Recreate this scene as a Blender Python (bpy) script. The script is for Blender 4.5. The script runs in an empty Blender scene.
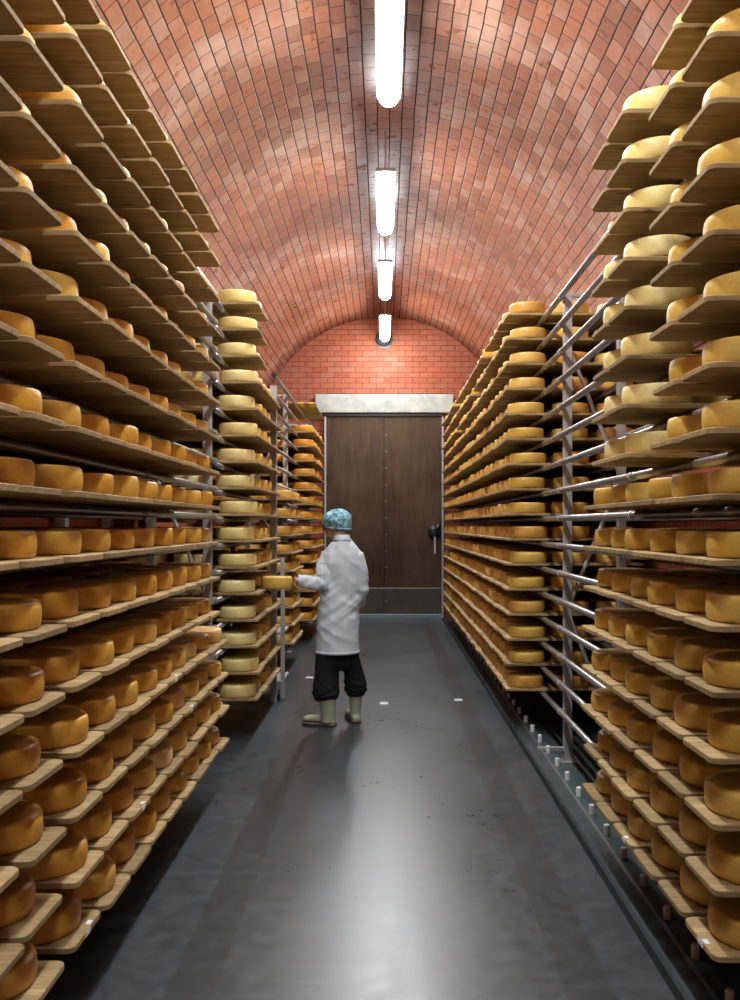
import bpy, bmesh, math, random
from mathutils import Vector, Matrix, noise
random.seed(7)
S = bpy.context.scene
C = S.collection
PI = math.pi

# ------------------------------------------------------------------ measures
CAM_Z = 1.6
F = 892.0                     # focal length in pixels
Z0, DZ, NLEV = 0.298, 0.1965, 16
DZL = 0.1980                  # the near rack on the worker's side
def lev(i, dz=DZ): return Z0 + dz * i            # underside of the boards on shelf i
BT = 0.020                    # board thickness
WR, WH = 0.1445, 0.092         # cheese wheel
END = 15.4                    # end wall
VR, VZ = 2.16, 3.03           # vault radius and springing height
PIT = -0.08

# ------------------------------------------------------------------ node helpers
def mat(name):
    m = bpy.data.materials.new(name); m.use_nodes = True
    nt = m.node_tree
    return m, nt, nt.nodes['Principled BSDF']
def N(nt, t, **k):
    n = nt.nodes.new(t)
    for a, b in k.items(): setattr(n, a, b)
    return n
def M(nt, op, a, b=None, c=None, clamp=False):
    n = nt.nodes.new('ShaderNodeMath'); n.operation = op; n.use_clamp = clamp
    for i, v in enumerate((a, b, c)):
        if v is None: continue
        if isinstance(v, (int, float)): n.inputs[i].default_value = v
        else: nt.links.new(v, n.inputs[i])
    return n.outputs[0]
def mix(nt, f, a, b, bt='MIX'):
    n = nt.nodes.new('ShaderNodeMix'); n.data_type = 'RGBA'; n.blend_type = bt
    for s, v in ((0, f), (6, a), (7, b)):
        if isinstance(v, (int, float)): n.inputs[s].default_value = v
        elif isinstance(v, tuple): n.inputs[s].default_value = (*v, 1)
        else: nt.links.new(v, n.inputs[s])
    return n.outputs[2]
def ramp(nt, f, stops):
    n = nt.nodes.new('ShaderNodeValToRGB')
    e = n.color_ramp.elements
    while len(e) < len(stops): e.new(0.5)
    for q, (p, c) in zip(e, stops):
        q.position = p; q.color = (*c, 1) if isinstance(c, tuple) else (c, c, c, 1)
    nt.links.new(f, n.inputs[0]); return n.outputs[0]
def noise_tex(nt, vec, scale, detail=3, rough=0.5, dist=0.0):
    n = nt.nodes.new('ShaderNodeTexNoise')
    n.inputs['Scale'].default_value = scale; n.inputs['Detail'].default_value = detail
    n.inputs['Roughness'].default_value = rough; n.inputs['Distortion'].default_value = dist
    if vec is not None: nt.links.new(vec, n.inputs['Vector'])
    return n.outputs[0]
def vscale(nt, vec, s):
    n = nt.nodes.new('ShaderNodeVectorMath'); n.operation = 'MULTIPLY'
    nt.links.new(vec, n.inputs[0]); n.inputs[1].default_value = s; return n.outputs[0]
def bump(nt, b, h, strength, dist):
    n = nt.nodes.new('ShaderNodeBump'); n.inputs['Strength'].default_value = strength
    n.inputs['Distance'].default_value = dist
    nt.links.new(h, n.inputs['Height']); nt.links.new(n.outputs[0], b.inputs['Normal'])
def setc(nt, b, v, inp='Base Color'):
    if isinstance(v, tuple): b.inputs[inp].default_value = (*v, 1)
    elif isinstance(v, (int, float)): b.inputs[inp].default_value = v
    else: nt.links.new(v, b.inputs[inp])
def geo_pos(nt): return N(nt, 'ShaderNodeNewGeometry').outputs['Position']

# ------------------------------------------------------------------ materials
def brick_mat(name, L, Hh, mu, mv, stagger, stain, cols, rough=0.20, spec=1.0, bst=0.40):
    m, nt, b = mat(name)
    uv = N(nt, 'ShaderNodeUVMap'); uv.uv_map = 'UVMap'
    wob = noise_tex(nt, uv.outputs[0], 3.0, 2)
    sp = N(nt, 'ShaderNodeSeparateXYZ'); nt.links.new(uv.outputs[0], sp.inputs[0])
    u, v = sp.outputs[0], sp.outputs[1]
    v = M(nt, 'ADD', v, M(nt, 'MULTIPLY', M(nt, 'SUBTRACT', wob, 0.5), 0.012))
    vr = M(nt, 'DIVIDE', v, Hh); row = M(nt, 'FLOOR', vr); fv = M(nt, 'FRACT', vr)
    wn = N(nt, 'ShaderNodeTexWhiteNoise', noise_dimensions='1D'); nt.links.new(row, wn.inputs['W'])
    off = M(nt, 'ADD', M(nt, 'MULTIPLY', row, 0.5), M(nt, 'MULTIPLY', wn.outputs[0], stagger))
    ur = M(nt, 'ADD', M(nt, 'DIVIDE', u, L), off); col = M(nt, 'FLOOR', ur); fu = M(nt, 'FRACT', ur)
    ev = M(nt, 'MULTIPLY', M(nt, 'MINIMUM', fv, M(nt, 'SUBTRACT', 1.0, fv)), Hh)
    eu = M(nt, 'MULTIPLY', M(nt, 'MINIMUM', fu, M(nt, 'SUBTRACT', 1.0, fu)), L)
    def band(e, w):
        r = N(nt, 'ShaderNodeMapRange'); r.interpolation_type = 'SMOOTHSTEP'
        nt.links.new(e, r.inputs[0]); r.inputs[1].default_value = w * 0.55; r.inputs[2].default_value = w * 1.25
        return r.outputs[0]
    face = M(nt, 'MULTIPLY', band(ev, mv), band(eu, mu))
    cv = N(nt, 'ShaderNodeCombineXYZ'); nt.links.new(row, cv.inputs[0]); nt.links.new(col, cv.inputs[1])
    w2 = N(nt, 'ShaderNodeTexWhiteNoise', noise_dimensions='2D'); nt.links.new(cv.outputs[0], w2.inputs[0])
    c = ramp(nt, w2.outputs[0], cols)
    fine = noise_tex(nt, uv.outputs[0], 26.0, 4, 0.65)
    c = mix(nt, 0.35, c, ramp(nt, fine, [(0.3, (0.30, 0.30, 0.30)), (0.7, (0.95, 0.95, 0.95))]), 'OVERLAY')
    big = noise_tex(nt, uv.outputs[0], 0.9, 7, 0.60)
    med = noise_tex(nt, uv.outputs[0], 7.0, 4, 0.6)
    st = M(nt, 'MULTIPLY', ramp(nt, M(nt, 'ADD', M(nt, 'MULTIPLY', big, 0.8), M(nt, 'MULTIPLY', M(nt, 'ADD', med, w2.outputs[0]), 0.1)), [(0.50, 0.0), (0.70, 1.0)]), stain)
    c = mix(nt, st, c, (0.62, 0.44, 0.36))
    c = mix(nt, face, (0.035, 0.030, 0.028), c)
    setc(nt, b, c)
    rg = M(nt, 'ADD', M(nt, 'MULTIPLY', M(nt, 'SUBTRACT', 1.0, face), 0.6), M(nt, 'ADD', M(nt, 'MULTIPLY', med, 0.20), rough))
    setc(nt, b, rg, 'Roughness')
    setc(nt, b, M(nt, 'MULTIPLY', face, spec * .5), 'Specular IOR Level')
    if spec > .9:
        setc(nt, b, M(nt, 'MULTIPLY', face, M(nt, 'ADD', M(nt, 'MULTIPLY', w2.outputs[0], .4), .15)), 'Coat Weight')
        b.inputs['Coat Roughness'].default_value = 0.25; b.inputs['Coat IOR'].default_value = 1.7
    hgt = M(nt, 'ADD', M(nt, 'MULTIPLY', face, 1.0), M(nt, 'ADD', M(nt, 'MULTIPLY', med, 0.5), M(nt, 'MULTIPLY', w2.outputs[0], 0.25)))
    bump(nt, b, hgt, bst, 0.005)
    return m
BR = [(0.0, (0.21, 0.072, 0.038)), (0.3, (0.27, 0.088, 0.042)), (0.7, (0.33, 0.112, 0.052)), (1.0, (0.28, 0.110, 0.062))]
m_vault = brick_mat('vault_brick', 0.200, 0.108, 0.0038, 0.0058, 0.35, 0.60, BR)
BW = [(0.0, (0.29, 0.078, 0.040)), (0.5, (0.35, 0.098, 0.048)), (1.0, (0.31, 0.098, 0.056))]
m_wallb = brick_mat('wall_brick', 0.245, 0.0925, 0.0042, 0.0042, 0.0, 0.12, BW, 0.42, 0.35)

def wood_mat(name, a, bcol, dark):
    m, nt, b = mat(name)
    uv = N(nt, 'ShaderNodeUVMap'); uv.uv_map = 'UVMap'
    at = N(nt, 'ShaderNodeAttribute', attribute_name='tone')
    ad = N(nt, 'ShaderNodeVectorMath', operation='ADD'); nt.links.new(uv.outputs[0], ad.inputs[0])
    cb = N(nt, 'ShaderNodeCombineXYZ')
    nt.links.new(M(nt, 'MULTIPLY', at.outputs['Fac'], 37.0), cb.inputs[0]); nt.links.new(M(nt, 'MULTIPLY', at.outputs['Fac'], 13.0), cb.inputs[1])
    nt.links.new(cb.outputs[0], ad.inputs[1]); P = ad.outputs[0]
    g = noise_tex(nt, vscale(nt, P, (2.2, 34, 1)), 1.6, 4, 0.6, 0.7)
    g2 = noise_tex(nt, vscale(nt, P, (1.2, 5, 1)), 2.0, 3, 0.55, 1.5)
    c = ramp(nt, M(nt, 'ADD', M(nt, 'MULTIPLY', g, 0.6), M(nt, 'MULTIPLY', g2, 0.4)), [(0.32, dark), (0.52, a), (0.72, bcol)])
    vo = N(nt, 'ShaderNodeTexVoronoi'); nt.links.new(vscale(nt, P, (4.2, 7.5, 1)), vo.inputs['Vector']); vo.inputs['Scale'].default_value = 1.0
    knot = ramp(nt, vo.outputs['Distance'], [(0.05, 1.0), (0.15, 0.0)])
    c = mix(nt, M(nt, 'MULTIPLY', knot, 0.75), c, (0.06, 0.032, 0.014))
    c = mix(nt, 1.0, c, ramp(nt, at.outputs['Fac'], [(0.0, 0.72), (1.0, 1.08)]), 'MULTIPLY')
    # damp rings left where wheels have stood
    setc(nt, b, c); b.inputs['Roughness'].default_value = 0.72
    b.inputs['Specular IOR Level'].default_value = 0.25
    bump(nt, b, g, 0.25, 0.002)
    return m
m_wood = wood_mat('spruce_board', (0.42, 0.28, 0.125), (0.60, 0.435, 0.235), (0.25, 0.15, 0.065))

def cheese_mat(name, lo, mid, hi, rough=0.42):
    m, nt, b = mat(name)
    at = N(nt, 'ShaderNodeAttribute', attribute_name='tone')
    uv = N(nt, 'ShaderNodeUVMap'); uv.uv_map = 'UVMap'
    c = ramp(nt, at.outputs['Fac'], [(0.0, lo), (0.5, mid), (1.0, hi)])
    sp = N(nt, 'ShaderNodeSeparateXYZ'); nt.links.new(uv.outputs[0], sp.inputs[0])
    n1 = noise_tex(nt, uv.outputs[0], 9.0, 4, 0.6)
    n2 = noise_tex(nt, uv.outputs[0], 60.0, 3, 0.6)
    c = mix(nt, ramp(nt, n1, [(0.40, 0.0), (0.80, 0.45)]), c, tuple(x * 0.7 for x in mid))
    c = mix(nt, 0.25, c, ramp(nt, n2, [(0.3, 0.3), (0.7, 0.75)]), 'OVERLAY')
    setc(nt, b, c)
    b.inputs['Roughness'].default_value = rough
    b.inputs['Subsurface Weight'].default_value = 0.0
    bump(nt, b, n2, 0.15, 0.001)
    return m
m_cheese = {
 'amber':  cheese_mat('amber_rind',  (0.62, 0.28, 0.032), (0.70, 0.345, 0.045), (0.76, 0.42, 0.075)),
 'golden': cheese_mat('golden_rind', (0.66, 0.37, 0.062), (0.72, 0.43, 0.08), (0.78, 0.50, 0.12)),
 'pale':   cheese_mat('pale_rind',   (0.82, 0.60, 0.20), (0.86, 0.66, 0.25), (0.90, 0.72, 0.31)),
 'orange': cheese_mat('orange_rind', (0.70, 0.29, 0.03), (0.76, 0.34, 0.04), (0.78, 0.38, 0.07)),
 'tan':    cheese_mat('tan_rind',    (0.68, 0.335, 0.062), (0.74, 0.39, 0.082), (0.79, 0.46, 0.12)),
 'young':  cheese_mat('young_rind',  (0.80, 0.47, 0.17), (0.85, 0.52, 0.21), (0.88, 0.58, 0.27)),
}
def simple(name, col, rough=0.5, metal=0.0, nz=None, spec=0.5, bmp=0.0):
    m, nt, b = mat(name)
    if nz:
        n = noise_tex(nt, geo_pos(nt), nz[0], 4, 0.6)
        c = mix(nt, ramp(nt, n, [(0.35, 0.0), (0.7, 1.0)]), col, nz[1]); setc(nt, b, c)
        if bmp: bump(nt, b, n, bmp, 0.003)
    else: setc(nt, b, col)
    b.inputs['Roughness'].default_value = rough; b.inputs['Metallic'].default_value = metal
    b.inputs['Specular IOR Level'].default_value = spec
    return m
m_steel = simple('galvanised_steel', (0.55, 0.54, 0.53), 0.42, 0.5, (9.0, (0.42, 0.41, 0.40)))
m_pipe = simple('pipe_steel', (0.47, 0.46, 0.45), 0.33, 0.75, (6.0, (0.36, 0.35, 0.34)))
m_black = simple('black_plastic', (0.012, 0.012, 0.013), 0.35)
m_white_pl = simple('white_plastic', (0.85, 0.86, 0.86), 0.4)
m_sticker = simple('paper_label', (0.75, 0.76, 0.78), 0.6)
m_beam = simple('painted_beam', (0.055, 0.072, 0.078), 0.42, 0.3, (5.0, (0.085, 0.10, 0.105)))
m_pit = simple('pit_floor', (0.05, 0.075, 0.078), 0.3, 0.0, (2.5, (0.085, 0.11, 0.11)))
m_groove = simple('groove', (0.008, 0.008, 0.009), 0.6)
m_conc = simple('lintel_concrete', (0.52, 0.51, 0.45), 0.85, 0.0, (6.0, (0.33, 0.35, 0.34)), 0.3, 0.4)
m_jamb = simple('jamb_steel', (0.50, 0.51, 0.52), 0.35, 0.6)
m_sill = simple('sill_steel', (0.20, 0.27, 0.30), 0.35, 0.5)
m_plate = simple('floor_plate', (0.75, 0.75, 0.73), 0.35, 0.2)
m_housing = simple('lamp_housing', (0.35, 0.35, 0.34), 0.5)

def floor_mat():
    m, nt, b = mat('floor_coating')
    P = geo_pos(nt)
    sp = N(nt, 'ShaderNodeSeparateXYZ'); nt.links.new(P, sp.inputs[0])
    n1 = noise_tex(nt, vscale(nt, P, (1.0, 0.55, 1)), 1.4, 5, 0.6)
    n2 = noise_tex(nt, P, 14.0, 5, 0.65)
    n3 = noise_tex(nt, P, 160.0, 2, 0.5)
    c = mix(nt, ramp(nt, n1, [(0.35, 0.0), (0.65, 1.0)]), (0.026, 0.032, 0.039), (0.043, 0.051, 0.060))
    c = mix(nt, M(nt, 'MULTIPLY', ramp(nt, n2, [(0.42, 0.0), (0.68, 1.0)]), 0.6), c, (0.068, 0.078, 0.090))
    ax = M(nt, 'ABSOLUTE', M(nt, 'SUBTRACT', sp.outputs[0], 0.02))
    ax = M(nt, 'ADD', ax, M(nt, 'MULTIPLY', M(nt, 'SUBTRACT', n2, 0.5), 0.02))
    strip = M(nt, 'MULTIPLY', M(nt, 'GREATER_THAN', ax, 0.60), M(nt, 'LESS_THAN', ax, 0.77))
    c = mix(nt, M(nt, 'MULTIPLY', strip, 0.7), c, (0.022, 0.022, 0.024))
    # scuffs
    sc = noise_tex(nt, vscale(nt, P, (0.6, 7.0, 1)), 2.2, 4, 0.7)
    c = mix(nt, M(nt, 'MULTIPLY', ramp(nt, sc, [(0.56, 0.0), (0.72, 1.0)]), 0.30), c, (0.10, 0.104, 0.11))
    setc(nt, b, c)
    setc(nt, b, M(nt, 'ADD', M(nt, 'MULTIPLY', n1, 0.16), M(nt, 'ADD', M(nt, 'MULTIPLY', n2, 0.20), 0.14)), 'Roughness')
    b.inputs['Specular IOR Level'].default_value = 1.0
    bump(nt, b, M(nt, 'ADD', n3, M(nt, 'MULTIPLY', n2, .6)), 0.20, 0.0022)
    return m
m_floor = floor_mat()

def door_mat():
    m, nt, b = mat('bronze_door')
    P = geo_pos(nt)
    sp = N(nt, 'ShaderNodeSeparateXYZ'); nt.links.new(P, sp.inputs[0])
    g = noise_tex(nt, vscale(nt, P, (12, 1, 2.0)), 1.2, 4, 0.6)
    g2 = noise_tex(nt, P, 1.6, 4, 0.55)
    c = mix(nt, ramp(nt, M(nt, 'ADD', M(nt, 'MULTIPLY', g, 0.5), M(nt, 'MULTIPLY', g2, 0.5)), [(0.35, 0.0), (0.65, 1.0)]), (0.062, 0.036, 0.021), (0.115, 0.070, 0.042))
    setc(nt, b, c); b.inputs['Metallic'].default_value = 0.75
    setc(nt, b, M(nt, 'ADD', M(nt, 'MULTIPLY', g2, 0.2), 0.28), 'Roughness')
    bump(nt, b, g, 0.05, 0.002)
    return m
m_door = door_mat()
m_kick = simple('kick_plate', (0.075, 0.062, 0.05), 0.38, 0.6, (3.0, (0.11, 0.09, 0.07)))

m_lamp, nt, b = mat('lamp_diffuser')
b.inputs['Base Color'].default_value = (0.9, 0.9, 0.9, 1)
b.inputs['Emission Color'].default_value = (0.92, 0.98, 1.0, 1)
b.inputs['Emission Strength'].default_value = 60.0

# ------------------------------------------------------------------ mesh helpers
def link(name, me, m=None, parent=None):
    o = bpy.data.objects.new(name, me); C.objects.link(o)
    if m is not None and me is not None and not me.materials: me.materials.append(m)
    if parent: o.parent = parent
    return o
def from_bm(name, bm, m=None, parent=None, smooth=False):
    me = bpy.data.meshes.new(name); bm.normal_update(); bm.to_mesh(me); bm.free()
    if smooth:
        for p in me.polygons: p.use_smooth = True
    return link(name, me, m, parent)
def tag(o, label, cat=None, group=None, kind=None):
    o['label'] = label
    if cat: o['category'] = cat
    if group: o['group'] = group
    if kind: o['kind'] = kind
    return o
def empty(name, loc=(0, 0, 0)):
    o = bpy.data.objects.new(name, None); C.objects.link(o); o.location = loc; o.empty_display_size = .1
    return o
def box(bm, c, s, bev=0.0):
    r = bmesh.ops.create_cube(bm, size=1.0)
    vs = r['verts']
    for v in vs: v.co = Vector((v.co.x * s[0] + c[0], v.co.y * s[1] + c[1], v.co.z * s[2] + c[2]))
    if bev:
        es = list({e for v in vs for e in v.link_edges})
        bmesh.ops.bevel(bm, geom=es, offset=bev, segments=2, affect='EDGES', profile=0.5)
def frame_of(d):
    d = d.normalized(); up = Vector((0, 0, 1)) if abs(d.z) < 0.9 else Vector((1, 0, 0))
    a = d.cross(up).normalized(); return a, d.cross(a).normalized()
def tube(bm, pts, rad, seg=12, cap=True, flat=1.0):
    pts = [Vector(p) for p in pts]
    rings = []
    a0 = None
    for i, p in enumerate(pts):
        d = (pts[min(i + 1, len(pts) - 1)] - pts[max(i - 1, 0)])
        a, b_ = frame_of(d)
        if a0 is not None:
            dd = d.normalized(); a = (a0 - dd * a0.dot(dd)).normalized(); b_ = dd.cross(a)
        a0 = a
        r = rad[i] if isinstance(rad, (list, tuple)) else rad
        rings.append([bm.verts.new(p + (a * math.cos(t) + b_ * math.sin(t) * flat) * r) for t in (2 * PI * k / seg for k in range(seg))])
    for q in range(len(rings) - 1):
        for k in range(seg):
            bm.faces.new((rings[q][k], rings[q][(k + 1) % seg], rings[q + 1][(k + 1) % seg], rings[q + 1][k]))
    if cap:
        bm.faces.new(list(reversed(rings[0]))); bm.faces.new(rings[-1])
    return rings
def sphere(bm, c, r, seg=20, rot=None):
    q = bmesh.ops.create_uvsphere(bm, u_segments=seg, v_segments=seg // 2 + 2, radius=1.0)
    for v in q['verts']:
        p = Vector((v.co.x * r[0], v.co.y * r[1], v.co.z * r[2]))
        if rot is not None: p = rot @ p
        v.co = p + Vector(c)
def loft(bm, rings, seg=28):
    """rings: (cx, cy, z, rx, ry, yaw)"""
    R = []
    for cx, cy, z, rx, ry, yw in rings:
        ring = []
        for k in range(seg):
            t = 2 * PI * k / seg; x, y = rx * math.cos(t), ry * math.sin(t)
            ring.append(bm.verts.new((cx + x * math.cos(yw) - y * math.sin(yw), cy + x * math.sin(yw) + y * math.cos(yw), z)))
        R.append(ring)
    for q in range(len(R) - 1):
        for k in range(seg): bm.faces.new((R[q][k], R[q][(k + 1) % seg], R[q + 1][(k + 1) % seg], R[q + 1][k]))
    bm.faces.new(list(reversed(R[0]))); bm.faces.new(R[-1])
    bmesh.ops.recalc_face_normals(bm, faces=bm.faces)

# ------------------------------------------------------------------ the shell
Y0, Y1 = -3.0, END
def strip_mesh(name, prof, v0, m, inward):
    """prof: list of (x,z) extruded along y; uv = (y, arc length)"""
    bm = bmesh.new(); uv = bm.loops.layers.uv.new('UVMap')
    ny = 24; s = v0; rows = []
    arc = [v0]
    for i in range(1, len(prof)):
        s += math.dist(prof[i], prof[i - 1]); arc.append(s)
    V = [[bm.verts.new((x, Y0 + (Y1 - Y0) * j / ny, z)) for j in range(ny + 1)] for x, z in prof]
    for i in range(len(prof) - 1):
        for j in range(ny):
            f = bm.faces.new((V[i][j], V[i][j + 1], V[i + 1][j + 1], V[i + 1][j]))
            f.smooth = True
            ya, yb = Y0 + (Y1 - Y0) * j / ny, Y0 + (Y1 - Y0) * (j + 1) / ny
            for l, (a, b_) in zip(f.loops, ((ya, arc[i]), (yb, arc[i]), (yb, arc[i + 1]), (ya, arc[i + 1]))): l[uv].uv = (a, b_)
    o = from_bm(name, bm, m)
    md = o.modifiers.new('thickness', 'SOLIDIFY'); md.thickness = 0.25; md.offset = inward
    o['kind'] = 'structure'
    return o
arcn = 72
arc_prof = [(VR * math.cos(PI * k / arcn), VZ + VR * math.sin(PI * k / arcn)) for k in range(arcn + 1)]
tag(strip_mesh('ceiling', arc_prof, VZ, m_vault, 1), 'barrel vault of red glazed bricks over the aisle')
tag(strip_mesh('wall_right', [(VR, PIT - .05), (VR, VZ)], 0, m_wallb, 1), 'brick side wall behind the racks')
tag(strip_mesh('wall_left', [(-VR, VZ), (-VR, -.05)], 0, m_wallb, 1), 'brick side wall behind the racks, worker side')

def end_wall(name, y, flip):
    bm = bmesh.new(); uv = bm.loops.layers.uv.new('UVMap')
    pts = [(VR, PIT)] + arc_prof + [(-VR, PIT)]
    fr = [bm.verts.new((x * 1.02, y, z + (.03 if z > VZ else 0))) for x, z in pts]
    bk = [bm.verts.new((x * 1.02, y + (.25 if not flip else -.25), z + (.03 if z > VZ else 0))) for x, z in pts]
    f = [bm.faces.new(fr), bm.faces.new(list(reversed(bk)))]
    n = len(pts)
    for k in range(n): f.append(bm.faces.new((fr[k], bk[k], bk[(k + 1) % n], fr[(k + 1) % n])))
    bmesh.ops.recalc_face_normals(bm, faces=bm.faces)
    for q in bm.faces:
        for l in q.loops: l[uv].uv = (l.vert.co.x, l.vert.co.z + 0.02)
    o = from_bm(name, bm, m_wallb); o['kind'] = 'structure'; return o
tag(end_wall('wall_back', END, False), 'end wall of red running bond brick around the tall door')
end_wall('wall_front', Y0, True)

bm = bmesh.new(); box(bm, ((-2.16 + 0.985) / 2, (Y0 + Y1) / 2, -.06), (0.985 + 2.16, Y1 - Y0, .12))
o = from_bm('floor', bm, m_floor); tag(o, 'dark grey coated concrete aisle floor', kind='structure')
bm = bmesh.new(); box(bm, ((1.0 + 2.16) / 2, (Y0 + Y1) / 2, PIT - .03), (2.17 - 0.985, Y1 - Y0, .06))
o = from_bm('floor_pit', bm, m_pit); tag(o, 'lower teal painted floor under the rack beyond the steel beam', kind='structure')

# lintel, door
bm = bmesh.new(); box(bm, (0.005, END - .09, 3.675), (2.36, .18, .315), .012)
o = from_bm('trim_1', bm, m_conc); tag(o, 'pale concrete lintel over the tall door', kind='structure')
DT = 3.46
bm = bmesh.new(); box(bm, (0, END - .06, DT + .03), (2.04, .12, .06), .004)
o = from_bm('trim_2', bm, m_black); tag(o, 'dark steel header of the door', kind='structure')
for s, k in ((-1, 3), (1, 4)):
    bm = bmesh.new(); box(bm, (s * 1.006, END - .06, DT / 2), (.034, .12, DT), .003)
    o = from_bm('trim_%d' % k, bm, m_jamb); tag(o, 'bright steel jamb of the tall door', kind='structure')
door = empty('door_1', (0, END - .04, 0)); tag(door, 'tall brown metal double door with riveted centre seam', kind='structure')
for s in (-1, 1):
    bm = bmesh.new(); box(bm, (s * .4935, 0, (0.52 + DT) / 2), (.979, .05, DT - .52), .004)
    lf = from_bm('door_leaf', bm, m_door, door)
    if s > 0:
        bm = bmesh.new(); box(bm, (0, .005, DT / 2), (.06, .03, DT - .02)); from_bm('seam_backing', bm, m_black, door)  # black backing plate added so the gap between the leaves reads dark
    bm = bmesh.new(); box(bm, (s * .4935, 0, .29), (.979, .054, .445), .004)
    from_bm('kick_plate', bm, m_kick, door)
    if s < 0: continue
    bm = bmesh.new()
    for k in range(12):
        z = .3 + k * .285
        q = bmesh.ops.create_uvsphere(bm, u_segments=8, v_segments=6, radius=.0085)
        for v in q['verts']: v.co = Vector((v.co.x + s * .035, v.co.y * .6 - .028, v.co.z + z))
    rv = from_bm('rivets', bm, m_jamb, lf)
bm = bmesh.new(); box(bm, (0, 0, .515), (1.96, .058, .014))
from_bm('rail_strip', bm, m_jamb, door)
bm = bmesh.new(); box(bm, (0, -.02, .035), (2.0, .09, .07), .006)
from_bm('door_sill', bm, m_sill, door)
hd = empty('door_handle'); hd.parent = door
bm = bmesh.new()
q = bmesh.ops.create_cone(bm, cap_ends=True, segments=28, radius1=.115, radius2=.10, depth=.05)
for v in q['verts']: v.co = Vector((v.co.x + .865, v.co.z - .05, v.co.y + 1.465))
tube(bm, [(.865, -.055, 1.49), (.925, -.055, 1.56), (.96, -.04, 1.62)], [.05, .035, .028], 12)
from_bm('handle_hub', bm, m_black, hd, True)
bm = bmesh.new(); box(bm, (.872, -.085, 1.25), (.034, .02, .29), .005); from_bm('lever', bm, m_jamb, hd)

# curb beam along the right rack
bm = bmesh.new(); box(bm, (1.0, (Y0 + Y1) / 2, -.09), (.04, Y1 - Y0, .06))
o = from_bm('floor_groove', bm, m_groove); tag(o, 'black drainage groove beside the aisle', kind='structure')
def prism(bm, prof, ya, yb):
    a = [bm.verts.new((x, ya, z)) for x, z in prof]; b_ = [bm.verts.new((x, yb, z)) for x, z in prof]
    n = len(prof)
    bm.faces.new(a); bm.faces.new(list(reversed(b_)))
    for k in range(n): bm.faces.new((a[k], b_[k], b_[(k + 1) % n], a[(k + 1) % n]))
    bmesh.ops.recalc_face_normals(bm, faces=bm.faces)
curb = empty('guide_beam', (0, 0, 0)); tag(curb, 'long dark steel guide beam edging the aisle floor, white pegs on top', 'beam')
bm = bmesh.new(); prism(bm, [(1.022, PIT), (1.022, -.012), (1.034, .004), (1.112, .004), (1.112, PIT)], -2.5, 15.2)
from_bm('web', bm, m_beam, curb)
bm = bmesh.new(); prism(bm, [(1.110, PIT), (1.110, .014), (1.120, .014), (1.120, PIT)], -2.5, 15.2)
from_bm('edge_lip', bm, m_pipe, curb)
bm = bmesh.new(); prism(bm, [(1.120, PIT), (1.120, -.006), (1.195, -.006), (1.195, PIT)], -2.5, 15.2)
from_bm('peg_strip', bm, m_pit, curb)
pk = []
for k in range(38):
    y = 2.98 + .330 * k
    if y > 14.9: break
    bm = bmesh.new(); tube(bm, [(1.155, y, -.006), (1.155, y, .040), (1.155, y, .046)], [.016, .016, .013], 14)
    from_bm('peg', bm, m_white_pl, curb, False)

# ------------------------------------------------------------------ lamps
LH = 4.74
def make_lamp():
    r = empty('ceiling_lamp')
    L, w = 1.56, .076
    bm = bmesh.new()     # diffuser: lower shell with rounded ends
    def section(y, sc):
        pts = []
        for k in range(15):
            t = PI + PI * k / 14
            pts.append((w * sc * math.cos(t), y, .052 * sc * math.sin(t) + .0))
        pts.append((w * sc, y, .029)); pts.append((-w * sc, y, .029))
        return pts
    rings = []
    for y, sc in ((0, .30), (.008, .55), (.03, .80), (.07, .95), (.12, 1.0), (L - .12, 1.0), (L - .07, .95), (L - .03, .80), (L - .008, .55), (L, .30)):
        rings.append([bm.verts.new(p) for p in section(y, sc)])
    n = len(rings[0])
    for a, b_ in zip(rings, rings[1:]):
        for k in range(n): bm.faces.new((a[k], a[(k + 1) % n], b_[(k + 1) % n], b_[k]))
    bm.faces.new(rings[0]); bm.faces.new(rings[-1]); bmesh.ops.recalc_face_normals(bm, faces=bm.faces)
    from_bm('diffuser', bm, m_lamp, r, True)
    bm = bmesh.new(); box(bm, (0, L / 2, .0475), (.182, L + .01, .035), .006); from_bm('housing', bm, m_housing, r)
    top = VZ + math.sqrt(VR ** 2 - .03 ** 2) - LH
    for y in (.12, L - .12):
        bm = bmesh.new(); tube(bm, [(0, y, .06), (0, y, top + .01)], .007, 8); from_bm('hanging_rod', bm, m_steel, r)
    return r
LAB = {3: 'largest glowing tube lamp, at the top edge, hanging under the brick vault',
       2: 'second glowing tube lamp along the vault, between the largest and the third',
       1: 'third glowing tube lamp along the vault, much shorter in view',
       0: 'last small glowing tube lamp, just before the end wall above the door'}
ys = [13.5, 10.76, 8.0, 5.08, 2.3, -.45]
def copy_tree(o, parent=None):
    c = o.copy(); C.objects.link(c); c.parent = parent
    for ch in list(o.children): copy_tree(ch, c)
    return c
lamp0 = make_lamp()
kids = {c.name: c for c in lamp0.children}
for i, y in enumerate(ys):
    o = lamp0 if i == 0 else copy_tree(lamp0)
    o.location = (.015 + (.02 if i >= 3 else 0), y, LH)
    tag(o, LAB.get(i, 'tube lamp of the vault hanging above and behind the viewer'), 'ceiling lamp', 'tube lamps under the vault' if i < 4 else 'tube lamps behind the viewer')
# round fitting on the end wall
r = empty('bulkhead_fitting', (0.0, END, 4.80)); tag(r, 'round dark grey fitting on the end wall below the last lamp', 'wall fitting')
bm = bmesh.new()
tube(bm, [(0, 0, 0), (0, -.05, 0), (0, -.09, 0), (0, -.11, 0)], [.13, .13, .10, .05], 28); from_bm('dome', bm, m_beam, r, True)
bm = bmesh.new(); tube(bm, [(0, .0, 0), (0, -.03, 0)], .15, 28); from_bm('mount_ring', bm, m_black, r)

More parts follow.
